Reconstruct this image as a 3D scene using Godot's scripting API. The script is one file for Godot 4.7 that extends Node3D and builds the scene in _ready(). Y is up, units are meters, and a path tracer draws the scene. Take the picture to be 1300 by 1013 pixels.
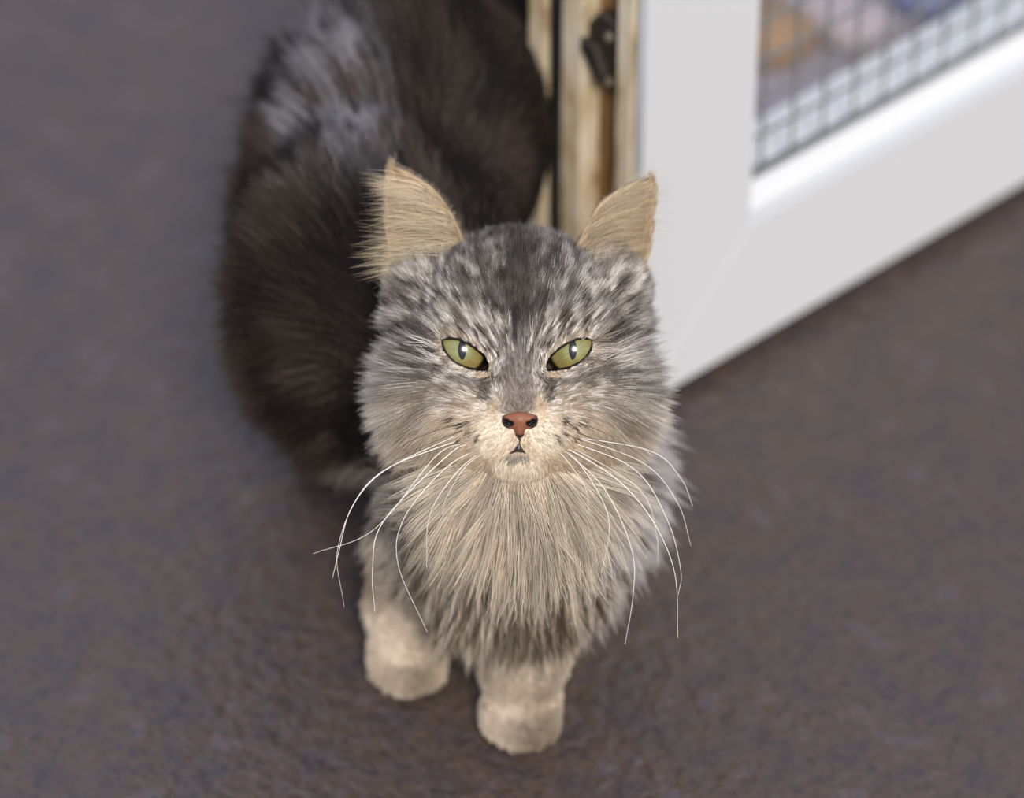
extends Node3D
# A long-haired grey tabby cat walks out past the open free edge of a white mesh door and looks up.
# Head measures are millimetres in the head's own frame (x right, y to the crown, z out of the face).

const HEAD_AT := Vector3(0.0024, 0.2205, -1.3868)
const TILT := 38.0                       # the face is turned up by this much
var rng := RandomNumberGenerator.new()
var noise := FastNoiseLite.new()
var head := Transform3D()
var cat: Node3D
var fur_material: StandardMaterial3D


func _ready() -> void:
	rng.seed = 4711
	noise.seed = 7
	noise.frequency = 1.0
	noise.fractal_octaves = 2
	head = Transform3D(Basis(Vector3.RIGHT, deg_to_rad(-TILT)), HEAD_AT)
	camera_and_light()
	setting()
	door()
	beyond()
	build_cat()


# ------------------------------------------------------------------ camera, sky, sun
func camera_and_light() -> void:
	var c := Camera3D.new()
	c.name = "camera"
	c.position = Vector3(0, 1.288, 0)
	c.rotation_degrees = Vector3(-38, 0, 0)
	var lens := CameraAttributesPhysical.new()
	lens.frustum_focal_length = 120.36
	lens.frustum_focus_distance = 1.742
	lens.exposure_aperture = 3.2
	c.attributes = lens
	c.fov = 11.39
	c.near = 0.05
	c.far = 100.0
	add_child(c)
	c.current = true
	var w := WorldEnvironment.new()
	w.name = "environment"
	var e := Environment.new()
	e.tonemap_mode = Environment.TONE_MAPPER_LINEAR
	e.tonemap_exposure = 1.46
	e.background_mode = Environment.BG_SKY
	var m := ProceduralSkyMaterial.new()
	m.sky_top_color = Color(0.72, 0.78, 0.90)
	m.sky_horizon_color = Color(0.84, 0.86, 0.90)
	m.sky_curve = 0.2
	m.ground_bottom_color = Color(0.30, 0.27, 0.25)
	m.ground_horizon_color = Color(0.50, 0.47, 0.45)
	e.sky = Sky.new()
	e.sky.sky_material = m
	e.background_energy_multiplier = 0.78
	e.sdfgi_enabled = true
	e.ssao_enabled = true
	e.ssil_enabled = true
	w.environment = e
	add_child(w)
	var s := DirectionalLight3D.new()
	s.name = "sun"
	s.rotation_degrees = Vector3(-41, 11, 0)
	s.light_color = Color(1.0, 0.97, 0.93)
	s.light_energy = 0.85
	s.light_angular_distance = 16.0
	s.shadow_enabled = true
	s.sky_mode = DirectionalLight3D.SKY_MODE_LIGHT_ONLY
	add_child(s)


# ------------------------------------------------------------------ helpers
func rgb8(r: float, g: float, b: float) -> Color:
	return Color(r / 255.0, g / 255.0, b / 255.0).srgb_to_linear()


func paint(r: float, g: float, b: float, rough := 0.5) -> StandardMaterial3D:
	var m := StandardMaterial3D.new()
	m.albedo_color = Color(r / 255.0, g / 255.0, b / 255.0)
	m.roughness = rough
	return m


func grain(frequency: float, colors: Array, octaves := 4, side := 512) -> NoiseTexture2D:
	var t := NoiseTexture2D.new()
	t.width = side
	t.height = side
	t.seamless = true
	var n := FastNoiseLite.new()
	n.seed = int(frequency * 1000.0) + colors.size()
	n.frequency = frequency
	n.fractal_octaves = octaves
	t.noise = n
	var ramp := Gradient.new()
	var at := PackedFloat32Array()
	var cs := PackedColorArray()
	for c in colors:
		at.append(c[0])
		cs.append(c[1])
	ramp.offsets = at
	ramp.colors = cs
	t.color_ramp = ramp
	return t


func tag(o: Node, label: String, category: String, group := "", kind := "") -> void:
	if label: o.set_meta("label", label)
	if category: o.set_meta("category", category)
	if group: o.set_meta("group", group)
	if kind: o.set_meta("kind", kind)


func put(called: String, mesh: Mesh, m: Material, parent: Node) -> MeshInstance3D:
	var o := MeshInstance3D.new()
	o.name = called
	o.mesh = mesh
	o.material_override = m
	parent.add_child(o, true)
	return o


func tri(st: SurfaceTool, a: Vector3, b: Vector3, c: Vector3, outward: Vector3) -> void:
	if (b - a).cross(c - a).dot(outward) > 0.0:
		var t := b
		b = c
		c = t
	st.add_vertex(a)
	st.add_vertex(b)
	st.add_vertex(c)


func quad(st: SurfaceTool, a: Vector3, b: Vector3, c: Vector3, d: Vector3, outward: Vector3) -> void:
	tri(st, a, b, c, outward)
	tri(st, a, c, d, outward)


# A convex outline in a plane, swept along a direction with both rims chamfered by e.
func slab(outline: PackedVector2Array, z0: float, z1: float, e: float, frame := Basis()) -> ArrayMesh:
	var st := SurfaceTool.new()
	st.begin(Mesh.PRIMITIVE_TRIANGLES)
	st.set_smooth_group(-1)
	var n := outline.size()
	var mid := Vector2.ZERO
	for p in outline: mid += p / n
	var small := PackedVector2Array()
	for i in n:
		var a: Vector2 = (outline[i] - outline[(i + n - 1) % n]).normalized()
		var b: Vector2 = (outline[(i + 1) % n] - outline[i]).normalized()
		var turn := absf(a.cross(b))
		small.append(outline[i] + (b - a) * e / maxf(turn, 0.25) )
	var rings := [[small, z0], [outline, z0 + e], [outline, z1 - e], [small, z1]]
	for k in 3:
		var r0: PackedVector2Array = rings[k][0]
		var r1: PackedVector2Array = rings[k + 1][0]
		for i in n:
			var j := (i + 1) % n
			var out := Vector3((outline[i].x + outline[j].x) / 2 - mid.x, (outline[i].y + outline[j].y) / 2 - mid.y, 0)
			quad(st, frame * Vector3(r0[i].x, r0[i].y, rings[k][1]), frame * Vector3(r0[j].x, r0[j].y, rings[k][1]), frame * Vector3(r1[j].x, r1[j].y, rings[k + 1][1]), frame * Vector3(r1[i].x, r1[i].y, rings[k + 1][1]), frame * out)
	for i in range(1, n - 1):
		tri(st, frame * Vector3(small[0].x, small[0].y, z0), frame * Vector3(small[i].x, small[i].y, z0), frame * Vector3(small[i + 1].x, small[i + 1].y, z0), frame * Vector3(0, 0, -1))
		tri(st, frame * Vector3(small[0].x, small[0].y, z1), frame * Vector3(small[i].x, small[i].y, z1), frame * Vector3(small[i + 1].x, small[i + 1].y, z1), frame * Vector3(0, 0, 1))
	st.generate_normals()
	return st.commit()


func block(lo: Vector3, hi: Vector3, e := 0.001) -> ArrayMesh:
	return slab(PackedVector2Array([Vector2(lo.x, lo.y), Vector2(hi.x, lo.y), Vector2(hi.x, hi.y), Vector2(lo.x, hi.y)]), lo.z, hi.z, e)


# A tube along points with a radius at each.
func tube(points: PackedVector3Array, radii: PackedFloat32Array, sides := 6, closed := false) -> ArrayMesh:
	var v := PackedVector3Array()
	var nn := PackedVector3Array()
	var ix := PackedInt32Array()
	var n := points.size()
	var side := Vector3.ZERO
	for i in n:
		var d: Vector3
		if closed: d = (points[(i + 1) % n] - points[(i + n - 1) % n]).normalized()
		else: d = (points[mini(i + 1, n - 1)] - points[maxi(i - 1, 0)]).normalized()
		if side == Vector3.ZERO: side = d.cross(Vector3(0.31, 0.83, 0.47)).normalized()
		side = (side - d * side.dot(d)).normalized()
		var up := d.cross(side)
		for k in sides:
			var a := TAU * k / sides
			var o := side * cos(a) + up * sin(a)
			v.append(points[i] + o * radii[i])
			nn.append(o)
	for i in (n if closed else n - 1):
		var j := (i + 1) % n
		for k in sides:
			var l := (k + 1) % sides
			var q := [i * sides + k, i * sides + l, j * sides + l, j * sides + k]
			if (v[q[1]] - v[q[0]]).cross(v[q[2]] - v[q[0]]).dot(nn[q[0]]) > 0.0: q = [q[3], q[2], q[1], q[0]]
			ix.append_array(PackedInt32Array([q[0], q[1], q[2], q[0], q[2], q[3]]))
	return arrays(v, nn, ix)


func arrays(v: PackedVector3Array, n: PackedVector3Array, ix: PackedInt32Array, c := PackedColorArray()) -> ArrayMesh:
	var a := []
	a.resize(Mesh.ARRAY_MAX)
	a[Mesh.ARRAY_VERTEX] = v
	a[Mesh.ARRAY_NORMAL] = n
	a[Mesh.ARRAY_INDEX] = ix
	if c.size(): a[Mesh.ARRAY_COLOR] = c
	var m := ArrayMesh.new()
	m.add_surface_from_arrays(Mesh.PRIMITIVE_TRIANGLES, a)
	return m


func spline(p: PackedVector3Array, per := 6) -> PackedVector3Array:
	var out := PackedVector3Array()
	var n := p.size()
	for i in n - 1:
		for k in per:
			out.append(p[i].cubic_interpolate(p[i + 1], p[maxi(i - 1, 0)] if i > 0 else p[0] * 2.0 - p[1], p[i + 2] if i + 2 < n else p[n - 1] * 2.0 - p[n - 2], float(k) / per))
	out.append(p[n - 1])
	return out


# A solid made of balls, ellipsoids and tapered capsules that melt into one another.
class Field:
	var n := 0
	var kind := PackedInt32Array()
	var a := PackedVector3Array()
	var b := PackedVector3Array()
	var r1 := PackedFloat32Array()
	var r2 := PackedFloat32Array()
	var k := PackedFloat32Array()
	var carve: Callable
	func cap(from: Vector3, to: Vector3, ra: float, rb: float, soft: float) -> void:
		n += 1
		kind.append(0); a.append(from); b.append(to - from); r1.append(ra); r2.append(rb); k.append(soft)
	func ell(at: Vector3, radii: Vector3, soft: float) -> void:
		n += 1
		kind.append(1); a.append(at); b.append(Vector3.ONE / radii); r1.append(minf(radii.x, minf(radii.y, radii.z))); r2.append(0.0); k.append(soft)
	func cut(at: Vector3, radii: Vector3, soft: float) -> void:
		ell(at, radii, soft)
		kind[n - 1] = 2
	func d(p: Vector3) -> float:
		var m := 1e3
		for i in n:
			var q := p - a[i]
			var s: float
			if kind[i] == 0:
				var t := clampf(q.dot(b[i]) / maxf(b[i].length_squared(), 1e-12), 0.0, 1.0)
				s = (q - b[i] * t).length() - lerpf(r1[i], r2[i], t)
			else:
				var u := q * b[i]
				var k0 := u.length()
				var k1 := (u * b[i]).length()
				s = k0 * (k0 - 1.0) / k1 if k1 > 1e-9 else -r1[i]
			var soft := k[i]
			if kind[i] == 2:
				var h2 := maxf(soft - absf(m + s), 0.0)
				m = maxf(m, -s) + h2 * h2 / (4.0 * soft)
			else:
				var h := maxf(soft - absf(m - s), 0.0)
				m = minf(m, s) - h * h / (4.0 * soft)
		if carve.is_valid(): m = carve.call(p, m)
		return m


# Surface nets over a box: [points, normals, indices].
func nets(f: Field, lo: Vector3, hi: Vector3, cell: float) -> Array:
	var nx := int((hi.x - lo.x) / cell) + 2
	var ny := int((hi.y - lo.y) / cell) + 2
	var nz := int((hi.z - lo.z) / cell) + 2
	var val := PackedFloat32Array()
	val.resize(nx * ny * nz)
	var live := PackedByteArray()
	live.resize(nx * ny * nz)
	var bs := 6
	var reach := bs * cell * 0.87 * 1.4 + cell * 1.5
	for bz in range(0, nz, bs):
		for by in range(0, ny, bs):
			for bx in range(0, nx, bs):
				var mid := f.d(lo + Vector3(bx + bs * 0.5, by + bs * 0.5, bz + bs * 0.5) * cell)
				var near := absf(mid) < reach
				for z in range(bz, mini(bz + bs, nz)):
					for y in range(by, mini(by + bs, ny)):
						var at := (z * ny + y) * nx
						for x in range(bx, mini(bx + bs, nx)):
							val[at + x] = f.d(lo + Vector3(x, y, z) * cell) if near else mid
							live[at + x] = 1 if near else 0
	var index := {}
	var v := PackedVector3Array()
	var nn := PackedVector3Array()
	var step := [0, 1, nx, nx + 1, nx * ny, nx * ny + 1, nx * ny + nx, nx * ny + nx + 1]
	var off := PackedVector3Array()
	for c in 8: off.append(Vector3(c & 1, (c >> 1) & 1, c >> 2))
	var edges := [[0, 1], [2, 3], [4, 5], [6, 7], [0, 2], [1, 3], [4, 6], [5, 7], [0, 4], [1, 5], [2, 6], [3, 7]]
	for z in nz - 1:
		for y in ny - 1:
			for x in nx - 1:
				var at := (z * ny + y) * nx + x
				if live[at] == 0: continue
				var inside := 0
				for c in 8:
					if val[at + step[c]] < 0.0: inside += 1
				if inside == 0 or inside == 8: continue
				var sum := Vector3.ZERO
				var count := 0
				for e in edges:
					var va := val[at + step[e[0]]]
					var vb := val[at + step[e[1]]]
					if (va < 0.0) != (vb < 0.0):
						sum += off[e[0]].lerp(off[e[1]], va / (va - vb))
						count += 1
				var g := Vector3.ZERO
				for c in 8: g += (off[c] * 2.0 - Vector3.ONE) * val[at + step[c]]
				index[at] = v.size()
				v.append(lo + (Vector3(x, y, z) + sum / count) * cell)
				nn.append(g.normalized())
	var ix := PackedInt32Array()
	for at in index:
		for axis in 3:
			var s1: int = [1, nx, nx * ny][axis]
			var s2: int = [nx, nx * ny, 1][axis]
			var s3: int = [nx * ny, 1, nx][axis]
			if at - s2 - s3 < 0 or at + s1 >= val.size(): continue
			if (val[at] < 0.0) == (val[at + s1] < 0.0): continue
			if not (index.has(at - s2) and index.has(at - s3) and index.has(at - s2 - s3)): continue
			var q := [index[at], index[at - s2], index[at - s2 - s3], index[at - s3]]
			if (v[q[1]] - v[q[0]]).cross(v[q[2]] - v[q[0]]).dot(nn[q[0]] + nn[q[2]]) > 0.0: q.reverse()
			ix.append_array(PackedInt32Array([q[0], q[1], q[2], q[0], q[2], q[3]]))
	return [v, nn, ix]


# ------------------------------------------------------------------ floor
func setting() -> void:
	var m := StandardMaterial3D.new()
	m.albedo_texture = grain(0.012, [[0.0, Color8(80, 76, 84)], [0.35, Color8(88, 81, 80)], [0.5, Color8(94, 86, 82)], [0.62, Color8(92, 81, 73)], [0.8, Color8(102, 94, 96)], [1.0, Color8(92, 92, 106)]], 6, 1024)
	m.uv1_triplanar = true
	m.uv1_world_triplanar = true
	m.uv1_scale = Vector3.ONE * 2.3
	m.detail_enabled = true
	m.detail_albedo = grain(0.05, [[0.0, Color8(150, 156, 176)], [0.3, Color8(206, 200, 202)], [0.55, Color8(232, 224, 218)], [0.72, Color8(214, 196, 184)], [1.0, Color8(255, 246, 236)]], 4, 1024)
	m.detail_blend_mode = BaseMaterial3D.BLEND_MODE_MUL
	m.albedo_color = Color(0.93, 0.90, 0.88)
	m.roughness = 0.48
	m.metallic_specular = 0.55
	m.heightmap_enabled = true
	m.heightmap_texture = grain(0.06, [[0.0, Color.BLACK], [1.0, Color.WHITE]], 3, 512)
	m.heightmap_scale = 0.2
	var o := put("floor", block(Vector3(-3, -0.1, -5), Vector3(3, 0, 2.5)), m, self)
	tag(o, "mottled dark grey brown rough concrete floor under the cat", "floor", "", "structure")


# ------------------------------------------------------------------ the open door
func door() -> void:
	var white := paint(205, 205, 204, 0.35)
	white.detail_enabled = false
	var cream := paint(208, 198, 180, 0.55)
	cream.albedo_texture = grain(0.02, [[0.0, Color8(150, 122, 88)], [0.3, Color8(226, 214, 190)], [0.7, Color8(250, 244, 232)], [1.0, Color8(255, 252, 246)]], 4, 256)
	cream.uv1_triplanar = true
	cream.uv1_scale = Vector3(14, 4, 14)
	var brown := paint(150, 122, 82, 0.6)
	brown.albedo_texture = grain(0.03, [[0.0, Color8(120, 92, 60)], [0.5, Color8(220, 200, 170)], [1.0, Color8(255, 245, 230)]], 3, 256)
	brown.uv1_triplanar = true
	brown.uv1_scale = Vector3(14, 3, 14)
	var rubber_and_shade := paint(16, 18, 16, 0.5)
	var iron := paint(44, 37, 30, 0.5)
	var wire_paint := paint(112, 113, 112, 0.45)
	var d := Node3D.new()
	d.name = "door_1"
	d.transform = Transform3D(Basis(Vector3(0.7348, 0, -0.6783), Vector3.UP, Vector3(0.6783, 0, 0.7348)), Vector3(0.0652, 0.011, -1.6270))
	add_child(d)
	tag(d, "open white framed door with wire mesh panel, its weathered cream edge beside the cat", "door", "", "structure")
	var w := 0.74          # leaf width
	var t := 0.066         # leaf thickness behind the face
	var s := 0.078         # stile
	var r := 0.066         # rail up to its bead
	var top := 2.02
	var g := 0.0004        # half the mitre joint
	# stiles and rails, mitred
	put("stile", slab(PackedVector2Array([Vector2(0, g), Vector2(s, r + 0.012 + g), Vector2(s, top - r - 0.012 - g), Vector2(0, top - g)]), -0.0062, 0.0, 0.0002), white, d)
	put("stile", slab(PackedVector2Array([Vector2(w - s, r + 0.012 + g), Vector2(w, g), Vector2(w, top - g), Vector2(w - s, top - r - 0.012 - g)]), -t, 0.0, 0.0002), white, d)
	put("bottom_rail", slab(PackedVector2Array([Vector2(g, 0), Vector2(w - g, 0), Vector2(w - s - g, r + 0.012), Vector2(s + g, r + 0.012)]), -t, 0.0, 0.0002), white, d)
	put("top_rail", slab(PackedVector2Array([Vector2(s + g, top - r - 0.012), Vector2(w - s - g, top - r - 0.012), Vector2(w - g, top), Vector2(g, top)]), -t, 0.0, 0.0002), white, d)
	put("middle_rail", block(Vector3(s, 0.62, -t), Vector3(w - s, 0.74, 0.0), 0.0016), white, d)
	# sloping bead on the bottom rail, and those of the stiles
	var wedge := PackedVector2Array([Vector2(0.0, 0.0), Vector2(0.0, -0.0195), Vector2(0.020, -0.0195), Vector2(0.0195, -0.017)])
	put("bead", slab(wedge, s - 0.002, w - s, 0.0006, Basis(Vector3(0, 1, 0), Vector3(0, 0, 1), Vector3(1, 0, 0))), white, d).position = Vector3(0, r + 0.002, 0)
	put("gap_shade", block(Vector3(s - 0.002, r + 0.0205, -0.0235), Vector3(w - s, r + 0.0240, -0.0185), 0.0008), rubber_and_shade, d)  # dark strip standing in for the shadow gap between bead and mesh
	# the free edge of the leaf: strips of the profile from the face backwards
	put("edge_bead", block(Vector3(0.0035, 0.001, -0.0092), Vector3(s, top, -0.0062), 0.0006), brown, d)
	put("edge_strip", block(Vector3(0.0005, 0.0, -0.0225), Vector3(s, top, -0.0092), 0.0018), cream, d)
	put("lock_channel", block(Vector3(0.0110, 0.0, -0.0445), Vector3(s, top, -0.0225), 0.0008), brown, d)  # dirty brown, with the shade of the groove put into the colour
	put("edge_ledge", block(Vector3(0.0, 0.0, -0.0610), Vector3(s, top, -0.0445), 0.0016), cream, d)
	put("gasket", block(Vector3(-0.0015, 0.0, -0.0680), Vector3(0.02, top, -0.0610), 0.0016), rubber_and_shade, d)
	put("edge_flange", block(Vector3(-0.0025, 0.0, -0.0840), Vector3(s, top, -0.0680), 0.0030), cream, d)
	# the latch in its channel
	var latch := put("latch", slab(PackedVector2Array([Vector2(-0.014, 0.010), Vector2(-0.010, -0.004), Vector2(0.001, -0.020), Vector2(0.009, -0.022), Vector2(0.010, 0.020), Vector2(-0.003, 0.023)]), 0.0, 0.0075, 0.0012, Basis(Vector3(0, 0, 1), Vector3(0, 1, 0), Vector3(-1, 0, 0))), iron, d)
	latch.position = Vector3(0.0108, 0.2000, -0.0335)
	var hook := put("hook", slab(PackedVector2Array([Vector2(-0.012, 0.004), Vector2(-0.012, -0.003), Vector2(0.003, -0.016), Vector2(0.006, -0.010), Vector2(-0.002, 0.004)]), 0.0, 0.005, 0.0012, Basis(Vector3(0, 0, 1), Vector3(0, 1, 0), Vector3(-1, 0, 0))), iron, latch)
	hook.position = Vector3(-0.0075, 0.002, 0.0)
	for y in [0.012, -0.014]:
		var bolt := CylinderMesh.new()
		bolt.top_radius = 0.0022
		bolt.bottom_radius = 0.0026
		bolt.height = 0.002
		var screw := put("screw", bolt, paint(120, 112, 100, 0.35), latch)
		screw.position = Vector3(-0.0080, y, 0.004)
		screw.rotation_degrees = Vector3(0, 0, 90)
	# wire mesh, welded at 23 mm
	var y0 := r + 0.024
	var upright := CylinderMesh.new()
	upright.top_radius = 0.0011
	upright.bottom_radius = 0.0011
	upright.height = 0.56
	upright.radial_segments = 8
	var pitch := 0.0232
	var x := s + 0.006
	while x < w - s:
		put("wire", upright, wire_paint, d).position = Vector3(x, y0 - 0.008 + 0.28, -0.0215)
		x += pitch
	var level := upright.duplicate()
	level.height = w - 2 * s + 0.01
	var y := y0
	while y < 0.62:
		var o := put("wire", level, wire_paint, d)
		o.position = Vector3(w / 2, y, -0.0190)
		o.rotation_degrees = Vector3(0, 0, 90)
		y += pitch
	var glass := paint(235, 240, 240, 0.02)
	glass.albedo_color.a = 0.12
	glass.transparency = BaseMaterial3D.TRANSPARENCY_ALPHA
	put("pane", block(Vector3(s - 0.004, 0.735, -0.035), Vector3(w - s + 0.004, top - r - 0.008, -0.031)), glass, d)
	# the post the door hangs on, out of the frame to the right
	var post := put("trim_2", block(Vector3(0.602, 0, -2.21), Vector3(0.68, 2.06, -2.13), 0.003), white, self)
	tag(post, "white post that carries the hinges of the mesh door", "post", "", "structure")
	for h in [0.25, 1.05, 1.8]:
		var c := CylinderMesh.new()
		c.top_radius = 0.008
		c.bottom_radius = 0.008
		c.height = 0.09
		put("hinge", c, white, d).position = Vector3(w + 0.004, h, -0.03)


# ------------------------------------------------------------------ what shows through the mesh
func beyond() -> void:
	var sill := put("trim_1", null, null, self)
	sill.mesh = block(Vector3(0.06, 0, -0.1435), Vector3(0.8, 0.012, -0.098), 0.002)
	sill.material_override = paint(228, 229, 231, 0.4)
	sill.transform = Transform3D(Basis(Vector3(0.7348, 0, -0.6783), Vector3.UP, Vector3(0.6783, 0, 0.7348)), Vector3(0.0652, 0.0, -1.6270))
	tag(sill, "low white threshold strip on the floor behind the mesh door", "threshold", "", "structure")
	var paving := put("paving_slab", slab(PackedVector2Array([Vector2(0.09, -0.1445), Vector2(0.8, -0.1445), Vector2(0.8, -0.52), Vector2(0.46, -0.52)]), 0.0, 0.009, 0.002, Basis(Vector3(1, 0, 0), Vector3(0, 0, 1), Vector3(0, 1, 0))), paint(150, 142, 148, 0.8), self)
	paving.transform = sill.transform
	tag(paving, "pale grey paving slab under the flat stones behind the white threshold", "paving slab")
	# flat stones lying on the ground past the threshold
	stone(Vector3(0.147, 0.009, -1.972), Vector3(0.026, 0.022, 0.030), paint(150, 122, 94, 0.8), "tan brown flat stone behind the mesh, nearest the white stile of the door")
	stone(Vector3(0.192, 0.009, -1.992), Vector3(0.024, 0.020, 0.040), paint(166, 154, 156, 0.8), "pale pinkish grey flat stone behind the mesh, between the tan and the blue-grey stones")
	stone(Vector3(0.237, 0.009, -2.026), Vector3(0.024, 0.020, 0.032), paint(108, 114, 146, 0.8), "blue-grey flat stone behind the mesh near the top of the picture")


func stone(at: Vector3, half: Vector3, m: Material, label: String) -> void:
	var v := PackedVector3Array()
	var n := PackedVector3Array()
	var ix := PackedInt32Array()
	for j in 17:
		for i in 32:
			var th := PI * j / 16.0
			var ph := TAU * i / 32.0
			var d := Vector3(sin(th) * cos(ph), cos(th), sin(th) * sin(ph))
			var q := Vector3(signf(d.x) * absf(d.x) ** 0.7, signf(d.y) * absf(d.y) ** 0.5, signf(d.z) * absf(d.z) ** 0.7) * half
			q *= 1.0 + 0.10 * noise.get_noise_3d(d.x * 1.3 + at.x * 90.0, d.y * 1.3, d.z * 1.3)
			q.y = (q.y + half.y) * 0.5
			v.append(Vector3(q.x, maxf(q.y, 0.0), q.z))
			n.append((d / half).normalized())
	for j in 16:
		for i in 32:
			var b := j * 32 + i
			var c := j * 32 + (i + 1) % 32
			ix.append_array(PackedInt32Array([b, b + 32, c + 32, b, c + 32, c]))
			if (v[b + 32] - v[b]).cross(v[c + 32] - v[b]).dot(n[b] + n[c + 32]) > 0.0:
				var z := ix.size()
				ix[z - 5] = c + 32
				ix[z - 4] = b + 32
				ix[z - 2] = c
				ix[z - 1] = c + 32
	var o := put("stone", arrays(v, n, ix), m, self)
	o.position = at
	o.rotation_degrees.y = 42.7
	tag(o, label, "stone")


# ------------------------------------------------------------------ the cat
func hm(x: float, y: float, z: float) -> Vector3:
	return Vector3(x, y, z) * 0.001


var lid_shape := PackedVector2Array([Vector2(33.2, 13.2), Vector2(29.5, 14.2), Vector2(25, 13.6), Vector2(19, 10.4), Vector2(14.4, 6.4), Vector2(12.4, 2.4), Vector2(12.8, -0.4), Vector2(16.8, -0.2), Vector2(22.5, 0.9), Vector2(28.4, 3.8), Vector2(32.2, 8.4)])
const EYE := Vector3(24.0, 8.8, -12.0)
const EYE_R := 12.0


# Signed distance in mm from the outline of the eye opening, for the eye on the right; negative within.
func lid_distance(p: Vector2) -> float:
	var best := 1e6
	var within := false
	var n := lid_shape.size()
	var j := n - 1
	for i in n:
		var a := lid_shape[i]
		var b := lid_shape[j]
		var e := b - a
		var w := p - a
		var t := clampf(w.dot(e) / e.length_squared(), 0.0, 1.0)
		best = minf(best, (w - e * t).length_squared())
		if (a.y > p.y) != (b.y > p.y) and p.x < (b.x - a.x) * (p.y - a.y) / (b.y - a.y) + a.x: within = not within
		j = i
	return -sqrt(best) if within else sqrt(best)


func carve_eyes(p: Vector3, d: float) -> float:
	var x := absf(p.x) * 1000.0
	var y := p.y * 1000.0
	if p.z < -0.0105 or x < 8.0 or x > 38.0 or y < -6.0 or y > 19.0: return d
	return maxf(d, -lid_distance(Vector2(x, y)) * 0.001)


func head_field() -> Field:
	var f := Field.new()
	f.ell(hm(0, 20, -42), hm(41, 39, 46), 0.006)
	f.ell(hm(0, 17, -17), hm(33, 25, 20), 0.016)
	for s in [-1, 1]:
		f.ell(hm(s * 29, -10, -30), hm(25, 27, 27), 0.014)
		f.ell(hm(s * 21, -16, -6), hm(14, 15, 13), 0.012)
	f.ell(hm(0, -27, -12), hm(28, 21, 27), 0.014)
	f.cap(hm(0, 18, -7), hm(0.6, -17, 15), 0.0105, 0.0085, 0.012)
	for s in [-1, 1]:
		f.ell(hm(s * 9 + 0.6, -28, 10), hm(12.5, 10.5, 12.5), 0.006)
	f.ell(hm(0.6, -39.5, 6), hm(10.5, 7.5, 10), 0.006)
	for s in [-1, 1]:
		f.ell(hm(s * 20, -26, -4), hm(15, 13, 14), 0.010)
		f.ell(hm(s * 41, 34, -42), hm(13, 17, 18), 0.012)
	for s in [-1, 1]:
		f.ell(hm(s * EYE.x, EYE.y, EYE.z), Vector3.ONE * 0.0133, 0.008)
	f.carve = carve_eyes
	return f


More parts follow.
